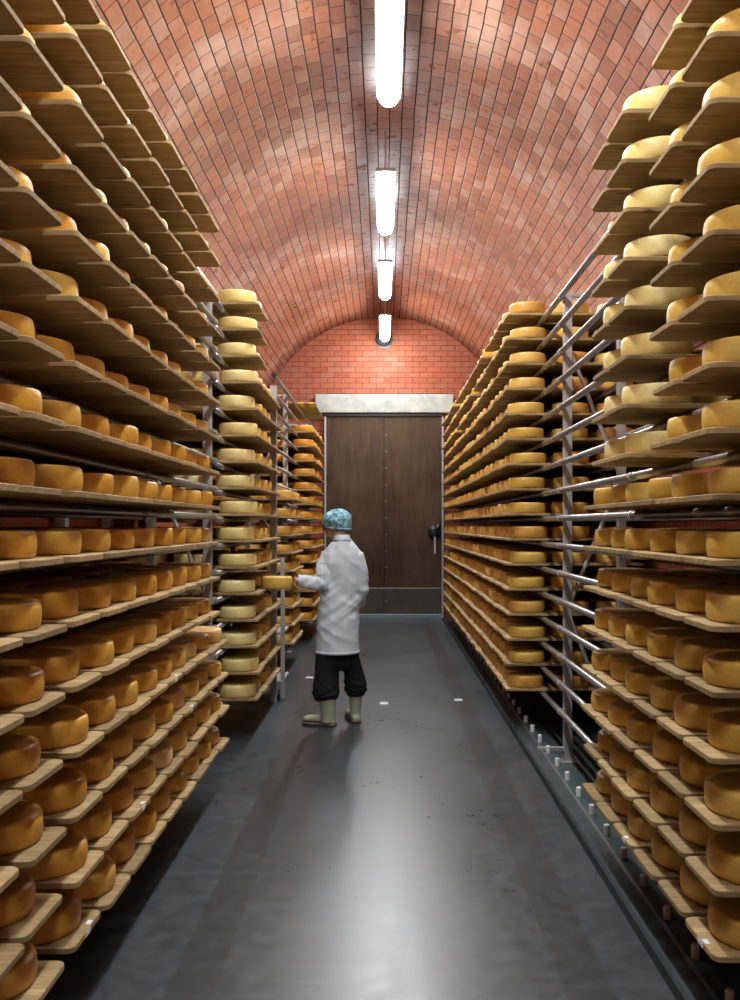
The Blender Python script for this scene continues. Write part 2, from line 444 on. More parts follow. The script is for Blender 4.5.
# ------------------------------------------------------------------ racks
def rack(name, label, s, xr, ya, yb, posts, xrear, ztop=3.33, levels=range(NLEV), caps=False, base=0.0, couplers=(), dz=DZ, rear=()):
    """s: side; xr: |x| of the front rail; posts: list of y"""
    r = empty(name, (s * xr, (ya + yb) / 2, base)); tag(r, label, 'rack')
    inv = Matrix.Translation(-Vector(r.location))
    def put(nm, bm, m, par=r, sm=False):
        bmesh.ops.transform(bm, matrix=inv, verts=bm.verts)
        return from_bm(nm, bm, m, par, sm)
    xp, xq = xr + .047, xrear - .047
    for y in posts:
        for x in (xp, xq):
            bm = bmesh.new(); box(bm, (s * x, y, (base + ztop) / 2), (.058, .058, ztop - base), .004)
            p = put('post', bm, m_steel)
            bm = bmesh.new(); box(bm, (s * x, y, base + .006), (.14, .12, .012), .002)
            put('foot_plate', bm, m_steel, p)
        bm = bmesh.new(); box(bm, (s * (xp + xq) / 2, y, ztop - .012), (xq - xp - .058, .03, .024)); put('cross_bar', bm, m_steel)
        zz = base + .12; flip = False
        while zz < ztop - .5:
            z2 = zz + .95
            z2 = min(z2, ztop - .03)
            a, b_ = (xp, xq) if flip else (xq, xp)
            bm = bmesh.new(); tube(bm, [(s * a, y + .012, zz), (s * b_, y + .012, z2)], .014, 8)
            put('brace', bm, m_steel); flip = not flip; zz = z2
    for y in rear:
        bm = bmesh.new(); box(bm, (s * 2.095, y, (base + ztop) / 2), (.07, .07, ztop - base), .004); p = put('rear_post', bm, m_steel)
        bm = bmesh.new(); box(bm, (s * 2.095, y, base + .006), (.10, .12, .012), .002); put('foot_plate', bm, m_steel, p)
    for i in levels:
        z = lev(i, dz) - .0255
        for x in (xr, xrear):
            bm = bmesh.new(); tube(bm, [(s * x, ya, z), (s * x, yb, z)], .0205, 12)
            rl = put('rail', bm, m_pipe, r, True)
            for y in list(posts) + (list(couplers) if x == xr else []):
                if ya < y < yb:
                    bm = bmesh.new(); tube(bm, [(s * x, y - .02, z), (s * x, y + .02, z)], .025, 12); put('collar', bm, m_steel, rl)
            if caps:
                bm = bmesh.new(); tube(bm, [(s * x, ya - .03, z), (s * x, ya + .015, z)], .027, 12); put('end_cap', bm, m_black, rl)
    return r
rR = rack('steel_rack', 'long grey steel rack of posts and pipe rails on the side with the open gap', 1, 1.255, .3, 15.15, (2.2, 6.33, 15.0), 1.73, ztop=3.24, base=PIT, couplers=(4.5,), rear=(8.6, 10.8, 13.0))
rL = rack('steel_rack', 'grey steel rack carrying the amber wheels beside the aisle', -1, 1.205, .3, 6.36, (1.45, 6.33), 1.70, ztop=3.265, couplers=(4.5,), dz=DZL, rear=(3.9, 5.8))
rP = rack('steel_rack', 'grey steel rack carrying the pale cheese wheels next to the worker', -1, 1.205, 6.37, 8.0, (), 1.70, ztop=3.24, dz=.1955, rear=(6.75, 7.75))
rF = rack('steel_rack', 'short grey steel rack with black capped rails, behind the worker', -1, 1.19, 9.65, 15.15, (11.2, 14.5), 1.70, ztop=3.24, caps=True)
bm = bmesh.new(); box(bm, (1.19, 6.33, .012), (.20, .03, .03), .003); bmesh.ops.transform(bm, matrix=Matrix.Translation(-Vector(rR.location)), verts=bm.verts)
from_bm('foot_bar', bm, m_steel, rR)

# end frame / trolley by the worker
tr = empty('steel_trolley', (-1.04, 8.75, 0)); tag(tr, 'narrow grey steel trolley with tray shelves standing behind the held cheese', 'trolley')
def tput(nm, c, sz, m=m_steel, par=tr, bev=.003):
    bm = bmesh.new(); box(bm, (c[0] + 1.04, c[1] - 8.75, c[2]), sz, bev); return from_bm(nm, bm, m, par)
tput('upright', (-1.0, 8.075, 1.43), (.06, .05, 2.86))
tput('upright', (-1.30, 8.50, 1.43), (.05, .05, 2.86))
tput('side_post', (-.925, 8.15, .66), (.036, .036, 1.28))
tput('side_post', (-1.25, 8.55, .66), (.034, .034, 1.28))
for z in (.17, .61, 1.03): tput('tray', (-1.08, 8.37, z), (.32, .50, .022))
for x in (-.96, -1.2):
    for y in (8.17, 8.52):
        bm = bmesh.new(); tube(bm, [(x + 1.04 - .012, y - 8.75, .045), (x + 1.04 + .012, y - 8.75, .045)], .045, 14); from_bm('caster', bm, m_black, tr)

# ------------------------------------------------------------------ boards and cheese wheels: templates
def wheel_template(r, h, tone, seg=30, seed=0):
    prof = [(0, 0), (r * .80, 0), (r * .945, h * .02), (r * .978, h * .10), (r * .996, h * .30), (r * 1.003, h * .5), (r * .998, h * .70), (r * .980, h * .90), (r * .950, h * .98), (r * .80, h), (0, h * 1.0)]
    rnd = random.Random(seed)
    vs, fs, uvs = [], [], []
    ph = rnd.random() * 6
    rings = []
    for (a, z) in prof:
        if a == 0: rings.append([len(vs)]); vs.append((0, 0, z)); continue
        ring = []
        for k in range(seg):
            t = 2 * PI * k / seg
            q = a * (1 + .004 * math.sin(2 * t + ph) + .003 * math.sin(3 * t + ph * 2))
            ring.append(len(vs)); vs.append((q * math.cos(t), q * math.sin(t), z + (.002 * math.sin(t + ph) if z > h * .5 else 0)))
        rings.append(ring)
    for q in range(len(rings) - 1):
        A, B = rings[q], rings[q + 1]
        if len(A) == 1: 
            for k in range(seg): fs.append((A[0], B[(k + 1) % seg], B[k]))
        elif len(B) == 1:
            for k in range(seg): fs.append((A[k], A[(k + 1) % seg], B[0]))
        else:
            for k in range(seg): fs.append((A[k], A[(k + 1) % seg], B[(k + 1) % seg], B[k]))
    def uvf(i, f):
        x, y, z = vs[i]
        if all(abs(vs[j][2]) < 1e-6 for j in f) or all(vs[j][2] > h * .9 for j in f): return (x + seed, y)
        js = [math.atan2(vs[j][1], vs[j][0]) for j in f if vs[j][0] or vs[j][1]]
        t = math.atan2(y, x)
        if max(js) - min(js) > PI and t < 0: t += 2 * PI
        return (t * r + seed, z)
    for f in fs: uvs.append([uvf(i, f) for i in f])
    return dict(v=vs, f=fs, uv=uvs, tone=tone, smooth=True)
BL = 1.08
def board_template(w, tone, seed):
    """origin at the aisle tip, centre of width, underside; extends to +x"""
    rnd = random.Random(seed); r = .020 + rnd.random() * .013; h = w / 2
    out = []
    def corner(cx, cy, a0):
        for k in range(5):
            a = a0 + PI / 2 * k / 4; out.append((cx + r * math.cos(a), cy + r * math.sin(a)))
    corner(BL - r, h - r, 0); corner(r, h - r, PI / 2); corner(r, -h + r, PI); corner(BL - r, -h + r, 1.5 * PI)
    n = len(out); c = .0025
    vs = []
    cen = (BL / 2, 0)
    def ins(p): 
        dx, dy = p[0] - cen[0], p[1] - cen[1]
        return (cen[0] + dx * (1 - c / (BL / 2)), cen[1] + dy * (1 - c / h))
    warp = rnd.uniform(-.002, .002)
    for z, i_ in ((0, True), (c, False), (BT - c, False), (BT, True)):
        for p in out:
            q = ins(p) if i_ else p
            vs.append((q[0], q[1], z))
    fs = [tuple(reversed(range(n))), tuple(range(3 * n, 4 * n))]
    for L_ in range(3):
        for k in range(n): fs.append((L_ * n + k, L_ * n + (k + 1) % n, (L_ + 1) * n + (k + 1) % n, (L_ + 1) * n + k))
    uvs = []
    for f in fs:
        zs = [vs[i][2] for i in f]
        uvs.append([(vs[i][0] + vs[i][2] * .7, vs[i][1] + vs[i][2] * 1.3 + (3.7 if min(zs) > BT - .004 else 0)) for i in f])
    return dict(v=vs, f=fs, uv=uvs, tone=tone, smooth=False)
def build_mesh(name, items, m):
    """items: (template, matrix, material index)"""
    vs, fs, uvs, tones, mi, sm = [], [], [], [], [], []
    for T, X, k in items:
        o = len(vs)
        if X is None: vs.extend(T['v'])
        else: vs.extend([tuple(X @ Vector(v)) for v in T['v']])
        fs.extend([tuple(i + o for i in f) for f in T['f']]); mi.extend([k] * len(T['f'])); sm.extend([T['smooth']] * len(T['f']))
        for u in T['uv']:
            for a in u: uvs.extend(a)
        tones.extend([T['tone']] * len(T['v']))
    me = bpy.data.meshes.new(name); me.from_pydata(vs, [], fs)
    ul = me.uv_layers.new(name='UVMap'); ul.data.foreach_set('uv', uvs)
    at = me.attributes.new('tone', 'FLOAT', 'POINT'); at.data.foreach_set('value', tones)
    me.polygons.foreach_set('material_index', mi); me.polygons.foreach_set('use_smooth', sm)
    for q in m: me.materials.append(q)
    me.update(); return me
NV = 7
KIN = list(m_cheese)
HT = {'amber': .079, 'golden': .084, 'pale': .090, 'orange': .088, 'tan': .088, 'young': .079}
wheelT = {kn: [wheel_template(WR * (1 + .006 * math.sin(k * 2.3)), HT[kn] * (1 + .035 * math.cos(k * 1.7)), (k * 3 % NV) / (NV - 1), seed=k) for k in range(NV)] for kn in KIN}
wheelM = {kn: [build_mesh('cheese_wheel', [(T, None, 0)], [m_cheese[kn]]) for T in wheelT[kn]] for kn in KIN}
W_LOC = .306
boardT = {w: [board_template(w, (k * 5 % 9) / 8, k + int(w * 1000)) for k in range(9)] for w in (.284, .274)}
boardM = {w: [build_mesh('shelf_board', [(T, None, 0)], [m_wood]) for T in boardT[w]] for w in boardT}

ORD = 'zeroth first second third fourth fifth sixth seventh eighth ninth tenth eleventh twelfth thirteenth fourteenth fifteenth sixteenth seventeenth eighteenth nineteenth twentieth'.split() + ['twenty-first', 'twenty-second', 'twenty-third', 'twenty-fourth', 'twenty-fifth', 'twenty-sixth', 'twenty-seventh']
specs = []     # dict(kind, mesh, template, matidx, loc, rot, label, group)
def add_wheel(kn, x, y, z, rz, label, group):
    k = random.randrange(NV)
    specs.append(dict(t='w', me=wheelM[kn][k], T=wheelT[kn][k], mi=KIN.index(kn), M=Matrix.Translation((x, y, z)) @ Matrix.Rotation(rz, 4, 'Z'), label=label, group=group, kn=kn))
def add_board(s, xt, y, z, w, yaw, label, group):
    k = random.randrange(9)
    X = Matrix.Translation((s * xt, y, z)) @ Matrix.Rotation((0 if s > 0 else PI) + yaw, 4, 'Z')
    specs.append(dict(t='b', me=boardM[w][k], T=boardT[w][k], mi=0, M=X, label=label, group=group))
BW_ = .268
NAMES = {'amber': 'amber', 'golden': 'golden', 'pale': 'pale yellow', 'orange': 'bright orange', 'tan': 'tan gold', 'young': 'light'}
def section(s, tip, slots, w, kind, rackname, group, skip_wheel=lambda i, k: False, level_ok=lambda i, k: True, order='from camera', oidx=None, toff=None, dz=DZ):
    """slots: list of board centre y ordered by k"""
    n = len(slots)
    for i in range(NLEV):
        for k, yc in enumerate(slots):
            if not level_ok(i, k): continue
            o = oidx(k) if oidx else k + 1
            jx = random.uniform(-.008, .008); yaw = random.uniform(-.0035, .0035)
            zb = lev(i, dz)
            bl = 'spruce board, %s shelf up, %s %s, %s' % (ORD[i + 1], ORD[o], order, rackname)
            t = tip(i, k) + jx
            add_board(s, t, yc, zb, random.choice((.284, .274)), yaw, bl, group + ' boards')
            kn = kind(i, k)
            for c in range(3):
                if skip_wheel(i, k) and c == 0: continue
                x = t + (toff(i, k) if toff else .036) + WR + c * .345 + random.uniform(-.012, .012)
                kk = kn if c == 0 else kind(i, k)
                pos = ('front', 'inner', 'rear')[c]
                wl = '%s %s cheese wheel, %s shelf up, %s %s, %s' % (pos, NAMES[kk], ORD[i + 1], ORD[o], order, rackname)
                add_wheel(kk, s * x, yc + random.uniform(-.0015, .0015), zb + BT + .0006, random.uniform(0, 6.28), wl, group + ' cheese wheels')
# near rack beside the aisle on the worker's side
SL = [.952 * q - .141 for q in (5.66, 5.348, 5.036, 4.70, 4.388, 4.076, 3.764, 3.452, 3.13, 2.76, 2.435, 2.115)]
young = {(3, 0), (2, 3), (1, 4), (3, 2)}
section(-1, lambda i, k: .933, SL, .27,
        lambda i, k: 'young' if (i, k) in young else ('golden' if (i > 8 and random.random() < .25) else 'amber'), 'near left rack', 'near left rack',
        level_ok=lambda i, k: k > 0 or i <= 3, order='from far end', toff=lambda i, k: .032 if i < 9 else .052, dz=DZL)
# pale wheels
S2 = [6.58 + .143 + .2955 * k for k in range(5)]
section(-1, lambda i, k: .928, S2, .27, lambda i, k: 'pale' if (k == 0 or (k == 1 and i > 12)) else ('golden' if k == 1 else 'tan'), 'pale cheese rack', 'pale cheese rack',
        skip_wheel=lambda i, k: i == 4 and k == 1, level_ok=lambda i, k: k < 2 or i <= 12, toff=lambda i, k: .036 if k < 4 else .085, dz=.1955)
# far left rack
S3 = [12.08 + .15 + .301 * k for k in range(7)]
section(-1, lambda i, k: .935, S3, .27, lambda i, k: 'orange', 'rack behind worker', 'far left rack', level_ok=lambda i, k: i <= 13)
S4 = [9.70 + .15 + .303 * k for k in range(4)]
section(-1, lambda i, k: .975, S4, .27, lambda i, k: 'tan', 'low stack behind worker', 'low far left rack', level_ok=lambda i, k: i <= 8)
# the side with the open gap
S5 = [q - .145 for q in (4.44, 4.145, 3.85, 3.54, 3.235, 2.93)]
section(1, lambda i, k: .98 if i < 8 else .960, S5, .27,
        lambda i, k: ('pale' if (i >= 8 and k in (1, 2)) else 'golden'), 'near right rack', 'near right rack',
        level_ok=lambda i, k: not (i >= 8 and k in (0, 3)), order='from far end')
S6 = [6.98 + .15 + .3025 * k for k in range(26)]
gone = {(15, 5), (14, 9), (13, 16), (15, 17)}
section(1, lambda i, k: .962, S6, .27, lambda i, k: 'tan' if random.random() < .75 else 'golden', 'far right rack', 'far right rack',
        level_ok=lambda i, k: (i, k) not in gone)

# everything else must be in place for the visibility count below
def stuff_and_things():
    """count which boards and wheels the camera sees; the best seen 300 of each stay objects, the rest are joined"""
    from mathutils.bvhtree import BVHTree
    vs, fs, own = [], [], []
    def prox(ring, z0, z1, X, q):
        n, o = len(ring), len(vs)
        for z in (z0, z1): vs.extend([X @ Vector((x, y, z)) for x, y in ring])
        fs.append(list(range(o, o + n))); fs.append(list(range(o + n, o + 2 * n)))
        for k in range(n): fs.append([o + k, o + (k + 1) % n, o + n + (k + 1) % n, o + n + k])
        own.extend([q] * (n + 2))
    ring = [(WR * .99 * math.cos(2 * PI * k / 16), WR * .99 * math.sin(2 * PI * k / 16)) for k in range(16)]
    brd = [(.012, -.138), (BL, -.138), (BL, .138), (.012, .138), (0, .125), (0, -.125)]
    for q in specs:
        q['n'] = 0
        prox(ring if q['t'] == 'w' else brd, 0, HT[q['kn']] if q['t'] == 'w' else BT, q['M'], q)
    tree = BVHTree.FromPolygons(vs, fs)
    org = Vector((0, 0, CAM_Z))
    for py in range(1, 1000, 2):
        for px in range(1, 740, 2):
            h = tree.ray_cast(org, Vector(((px - 384) / F, 1.0, -(py - 525) / F)).normalized())
            if h[2] is not None: own[h[2]]['n'] += 1
    rest = {'w': [], 'b': []}
    for t, cap in (('w', 298), ('b', 299)):
        L_ = sorted([q for q in specs if q['t'] == t], key=lambda q: -q['n'])
        print(t, 'in view', sum(q['n'] > 0 for q in L_), 'of', len(L_), 'cut', L_[cap]['n'])
        for j, q in enumerate(L_):
            if j < cap and q['n'] > 0:
                o = bpy.data.objects.new('cheese_wheel' if t == 'w' else 'shelf_board', q['me']); C.objects.link(o)
                o.matrix_world = q['M']; q['o'] = o
                tag(o, q['label'], 'cheese' if t == 'w' else 'board', q['group'])
                q['keep'] = True
            else:
                rest[t].append(q)
    me = build_mesh('cheese_wheels', [(q['T'], q['M'], q['mi']) for q in rest['w']], [m_cheese[k] for k in KIN])
    o = link('cheese_wheels', me); tag(o, 'many small golden cheese wheels filling the distant and inner parts of the racks', 'cheese', kind='stuff')
    me = build_mesh('shelf_boards', [(q['T'], q['M'], 0) for q in rest['b']], [m_wood])
    o = link('shelf_boards', me); tag(o, 'many small spruce boards carrying the distant cheese wheels in the racks', 'board', kind='stuff')
    # paper stickers on some board ends
    rnd = random.Random(3)
    st = [(1, 0, 5), (-1, 0, 8), (-1, 1, 6), (-1, 3, 4), (-1, 2, 3), (-1, 4, 2), (1, 0, 2)]
    kept = [q for q in specs if q.get('keep') and q['t'] == 'b']
    for s, i, k in st:
        y = (S5 if s > 0 else SL)[k]
        for q in kept:
            p = q['M'].translation
            if abs(p.y - y) < .01 and abs(p.z - lev(i)) < .03 and p.x * s > 0:
                bm = bmesh.new(); box(bm, (-.0005, rnd.uniform(-.05, .06), BT / 2), (.0015, .045, .016)); e = from_bm('sticker', bm, m_sticker, q['o'])
                e['label'] = 'small white paper sticker'
                bm = bmesh.new(); box(bm, (.012, -.04, BT + .0005), (.016, .03, .001)); e = from_bm('sticker', bm, m_sticker, q['o'])
                e['label'] = 'small white paper sticker'

# marked boards lying on the top of the far left rack
def marked_mat():
    m, nt, b = mat('marked_board')
    P = geo_pos(nt); sp = N(nt, 'ShaderNodeSeparateXYZ'); nt.links.new(P, sp.inputs[0])
    x, y = sp.outputs[0], sp.outputs[1]
    c = ramp(nt, noise_tex(nt, vscale(nt, P, (3, 20, 1)), 1.5, 3), [(0.3, (0.22, 0.13, 0.06)), (0.7, (0.40, 0.26, 0.13))])
    def spot(ca, wa, freq, cut):
        a = M(nt, 'LESS_THAN', M(nt, 'ABSOLUTE', M(nt, 'ADD', x, ca)), wa)
        bb = M(nt, 'GREATER_THAN', M(nt, 'SINE', M(nt, 'MULTIPLY', y, freq)), cut)
        return M(nt, 'MULTIPLY', a, bb)
    near = M(nt, 'LESS_THAN', y, 12.45); far = M(nt, 'SUBTRACT', 1.0, near)
    for ca in (.99, 1.13): c = mix(nt, M(nt, 'MULTIPLY', near, spot(ca, .035, 14.0, -.9)), c, (0.78, 0.58, 0.03))
    for ca in (1.02, 1.18): c = mix(nt, M(nt, 'MULTIPLY', far, spot(ca, .04, 20.0, -.1)), c, (0.10, 0.34, 0.12))
    setc(nt, b, c); b.inputs['Roughness'].default_value = .7
    return m
m_marked = marked_mat()
for k in range(6):
    T = board_template(.275, (k * 5 % 9) / 8, 90 + k)
    me = build_mesh('marked_board', [(T, None, 0)], [m_marked])
    o = link('marked_board', me); o.location = (-.935, 12.23 + .301 * k, lev(15)); o.rotation_euler.z = PI
    tag(o, 'empty board with yellow and green paint marks on top of the rack behind the worker', 'board', 'marked empty boards')

# floor plates
for x, y, lb in ((0.0, 8.0, 'small white plate set in the floor at the middle of the aisle'), (-.78, 9.35, 'small white plate set in the floor behind the worker'), (.68, 8.15, 'small white plate set in the floor toward the guide beam')):
    bm = bmesh.new(); box(bm, (0, 0, .002), (.075, .09, .005), .0015)
    o = from_bm('floor_plate', bm, m_plate); o.location = (x, y, 0); tag(o, lb, 'floor plate', 'small floor plates')

# ------------------------------------------------------------------ the worker
m_skin = simple('skin', (0.50, 0.27, 0.19), 0.5, 0, (30.0, (0.42, 0.20, 0.14)))
m_hair = simple('grey_hair', (0.22, 0.20, 0.18), 0.7, 0, (60.0, (0.10, 0.09, 0.085)))
m_coat = simple('white_cotton', (0.66, 0.71, 0.77), 0.75, 0, (3.0, (0.60, 0.645, 0.70)), .2)
m_trous = simple('black_cotton', (0.014, 0.0145, 0.016), 0.85, 0, None, .2)
m_boot = simple('sage_rubber', (0.45, 0.46, 0.32), 0.36, 0, (7.0, (0.38, 0.39, 0.27)), .5)
m_sole = simple('brown_sole', (0.17, 0.115, 0.075), 0.6)
m_lens = simple('glasses', (0.03, 0.03, 0.035), 0.2)
def net_mat():
    m, nt, b = mat('blue_net')
    tc = N(nt, 'ShaderNodeTexCoord')
    n1 = noise_tex(nt, tc.outputs['Object'], 26.0, 4, 0.6, 1.2)
    c = ramp(nt, n1, [(0.34, (0.09, 0.24, 0.31)), (0.5, (0.20, 0.44, 0.54)), (0.66, (0.50, 0.74, 0.82))])
    setc(nt, b, c); b.inputs['Roughness'].default_value = .6
    b.inputs['Alpha'].default_value = 1.0
    bump(nt, b, n1, .7, .006)
    return m
m_net = net_mat()

worker = empty('person', (-.36, 7.15, 0))
tag(worker, 'person in white coat, blue hairnet and green rubber boots reaching out with a cheese wheel', 'person')
WI = -Vector(worker.location)
def finish(name, bm, m, voxel, smooth_it=4, par=worker, disp=None):
    """join the closed pieces in BM into one continuous skin"""
    bmesh.ops.translate(bm, verts=bm.verts, vec=WI)
    me = bpy.data.meshes.new(name); bm.to_mesh(me); bm.free()
    tmp = bpy.data.objects.new(name + '_raw', me); C.objects.link(tmp)
    md = tmp.modifiers.new('r', 'REMESH'); md.mode = 'VOXEL'; md.voxel_size = voxel; md.use_smooth_shade = True
    if smooth_it:
        sm = tmp.modifiers.new('s', 'SMOOTH'); sm.factor = .5; sm.iterations = smooth_it
    bpy.context.view_layer.update()
    ev = tmp.evaluated_get(bpy.context.evaluated_depsgraph_get())
    out = bpy.data.meshes.new_from_object(ev); bpy.data.objects.remove(tmp)
    out.name = name
    if disp:
        co = [(v.co.copy(), v.normal.copy()) for v in out.vertices]
        for v, (p, n) in zip(out.vertices, co): v.co = p + n * disp(p - WI)
    for p in out.polygons: p.use_smooth = True
    out.materials.clear(); out.materials.append(m)
    return link(name, out, None, par)

# head direction: turned to the wheel
hy = math.radians(64); fw = Vector((-math.sin(hy), math.cos(hy), -.12)).normalized()
rt = fw.cross(Vector((0, 0, 1))).normalized(); up = rt.cross(fw).normalized()
RH = Matrix((rt, fw, up)).transposed()
hc = Vector((-.386, 7.19, 1.590))
def H(a, f, u): return hc + rt * a + fw * f + up * u
SHL = Vector((-.435, 7.15, 1.30)); ELL = Vector((-.485, 7.08, 1.128)); WRL = Vector((-.672, 7.03, 1.158))
SHR = Vector((-.225, 7.16, 1.325)); ELR = Vector((-.178, 7.16, 1.09)); WRR = Vector((-.235, 7.32, .90))
bm = bmesh.new()
sphere(bm, H(0, -.012, .03), (.077, .098, .092), 28, RH)            # skull
sphere(bm, H(0, .022, -.045), (.060, .072, .078), 24, RH)           # face
sphere(bm, H(0, .052, -.095), (.034, .036, .028), 18, RH)           # chin
sphere(bm, H(0, .030, -.080), (.052, .045, .034), 18, RH)           # jaw
tube(bm, [H(0, .086, .012), H(0, .104, -.018), H(0, .108, -.032), H(0, .088, -.042)], [.008, .012, .0145, .009], 12)   # nose
sphere(bm, H(0, .088, -.062), (.024, .012, .008), 14, RH)           # lips
sphere(bm, H(.032, .078, .012), (.015, .012, .010), 12, RH); sphere(bm, H(-.032, .078, .012), (.015, .012, .010), 12, RH)
for sx in (-1, 1):
    sphere(bm, H(sx * .076, -.008, -.012), (.009, .020, .033), 14, RH)   # ears
tube(bm, [H(0, -.03, -.05), Vector((-.348, 7.16, 1.50)), Vector((-.338, 7.15, 1.44))], [.054, .056, .068], 20)
loft(bm, [(-.34, 7.16, .95, .13, .09, 0), (-.335, 7.16, 1.15, .13, .09, 0), (-.34, 7.16, 1.31, .13, .08, 0), (-.34, 7.16, 1.40, .07, .06, 0)])
tube(bm, [(-.40, 7.16, 1.30), SHL, ELL, WRL], [.035, .032, .030, .026], 16)
tube(bm, [(-.28, 7.16, 1.30), SHR + Vector((-.01, 0, -.02)), ELR, WRR], [.04, .038, .034, .026], 16)
tube(bm, [(-.42, 7.15, .98), (-.445, 7.14, .55), (-.452, 7.11, .12)], [.085, .05, .03], 16)
tube(bm, [(-.30, 7.17, .98), (-.25, 7.2, .55), (-.230, 7.25, .12)], [.085, .05, .028], 16)
def hand(bm, wrist, pd, spread, palmn, curl, thumb_side):
    """pd: direction of the palm; spread: across the knuckles; palmn: out of the palm (fingers curl that way)"""
    pd = pd.normalized(); spread = (spread - pd * spread.dot(pd)).normalized(); pn = palmn.normalized()
    for k in range(4):
        o = (k - 1.5) * .0195
        a = wrist + spread * o * .6 + pd * .01; b_ = wrist + pd * .085 + spread * o
        tube(bm, [a, (a + b_) / 2, b_], [.017, .0155, .0115], 10)
        ln = (.070, .080, .075, .058)[k]
        d1 = (pd * math.cos(curl * .5) + pn * math.sin(curl * .5)); d2 = (pd * math.cos(curl) + pn * math.sin(curl)); d3 = (pd * math.cos(curl * 1.35) + pn * math.sin(curl * 1.35))
        p1 = b_ + d1 * ln * .42; p2 = p1 + d2 * ln * .33; p3 = p2 + d3 * ln * .25
        tube(bm, [b_ - pd * .01, p1, p2, p3], [.0105, .0092, .0085, .0065], 10)
    t0 = wrist + pd * .025 + spread * thumb_side * .028
    t1 = t0 + (pd * .6 + spread * thumb_side * .75 + pn * .2).normalized() * .038
    t2 = t1 + (pd * .95 + spread * thumb_side * .1 + pn * .25).normalized() * .032
    t3 = t2 + (pd * 1.0 - spread * thumb_side * .15 + pn * .3).normalized() * .022
    tube(bm, [t0 - pd * .01, t1, t2, t3], [.016, .0125, .0105, .008], 10)
# the hand on the wheel: fingers under its edge, thumb along its upper rim
WC = Vector((-.847, 7.045, lev(4, .1955) + BT + .001)); HR = .124
hw = Vector((-.690, 7.03, 1.150)); pdL = Vector((-.92, .42, -.45)).normalized()
tube(bm, [WRL, hw], [.027, .026], 12)
pdL = Vector((-.60, .45, -.30)).normalized()
hand(bm, hw, Vector((-.30, .85, -.42)), Vector((0.25, 0.1, 1)), Vector((-1, -.35, .0)), .45, 1)
hand(bm, WRR, Vector((-.30, .45, -.80)), Vector((0, 1, .5)), Vector((-1, 0, 0)), .7, 1)
body = finish('body', bm, m_skin, .0055, 2)

def ridge(p, sc, st):
    q = Vector((p.x * sc[0], p.y * sc[1], p.z * sc[2])) + Vector(st)
    return 1 - abs(noise.noise(q)) * 2
def coat_disp(p):
    # long drag folds falling from the shoulders, diagonal creases at the waist and sleeve
    d = 0.010 * (ridge(p, (9, 9, 1.5), (0, 0, 0)) - .55)
    q = Vector((p.x * .8 + p.z * .6, p.y, p.z * .8 - p.x * .6))
    w = max(0, 1 - abs(p.z - .98) / .32)
    d += w * 0.010 * (ridge(q, (3, 5, 15), (3, 1, 2)) - .6)
    q2 = Vector((p.x * .8 - p.z * .6, p.y, p.z * .8 + p.x * .6))
    d += 0.005 * (ridge(q2, (4, 5, 11), (7, 3, 2)) - .6)
    if p.x < -.46 and 1.03 < p.z < 1.30: d += .011 * (ridge(p, (26, 6, 10), (5, 5, 1)) - .6)
    if p.x > -.22 and .7 < p.z < 1.3: d += .005 * (ridge(p, (5, 6, 10), (2, 5, 1)) - .6)
    if p.z < .66: d *= .5
    return d
bm = bmesh.new()
loft(bm, [(-.372, 7.16, .578, .176, .145, .1), (-.372, 7.16, .70, .174, .142, .1), (-.366, 7.16, .85, .172, .138, .1), (-.352, 7.16, 1.0, .168, .132, .12),
          (-.332, 7.16, 1.12, .158, .125, .15), (-.332, 7.16, 1.22, .168, .125, .18), (-.338, 7.16, 1.30, .180, .122, .18), (-.336, 7.16, 1.37, .163, .112, .18),
          (-.332, 7.16, 1.43, .118, .092, .18), (-.334, 7.16, 1.468, .080, .078, .2), (-.340, 7.165, 1.51, .050, .060, .2)], 36)
tube(bm, [(-.38, 7.16, 1.35), (-.450, 7.16, 1.340), (-.472, 7.13, 1.27), (-.482, 7.09, 1.19), ELL + Vector((0, 0, .004)), (-.56, 7.06, 1.135), (-.655, 7.035, 1.156), (-.678, 7.03, 1.158)], [.06, .070, .072, .070, .068, .060, .048, .045], 20)
tube(bm, [(-.30, 7.16, 1.35), SHR + Vector((.004, 0, .012)), (-.192, 7.16, 1.22), ELR, (-.195, 7.22, 1.0), WRR + Vector((.0, -.02, .02))], [.058, .068, .064, .058, .050, .044], 20)
coat = finish('coat', bm, m_coat, .0065, 3, disp=coat_disp); coat['label'] = 'white knee-length work coat'
# folded collar
bm = bmesh.new()
n = 30; A, B_ = [], []
pts = []
rings = []
for k in range(n):
    t = 2 * PI * k / n
    ca, sa = math.cos(t), math.sin(t)
    sec = []
    for (dr, dz) in ((.000, 0.0), (.006, .004), (.010, -.026), (.022, -.042), (.016, -.046), (.002, -.03)):
        sec.append(bm.verts.new(Vector((-.338 + (.058 + dr) * ca, 7.165 + (.062 + dr) * sa, 1.518 + dz)) + WI))
    rings.append(sec)
for k in range(n):
    a, b_ = rings[k], rings[(k + 1) % n]
    for j in range(6): bm.faces.new((a[j], a[(j + 1) % 6], b_[(j + 1) % 6], b_[j]))
bmesh.ops.recalc_face_normals(bm, faces=bm.faces)
from_bm('collar', bm, m_coat, coat, True)
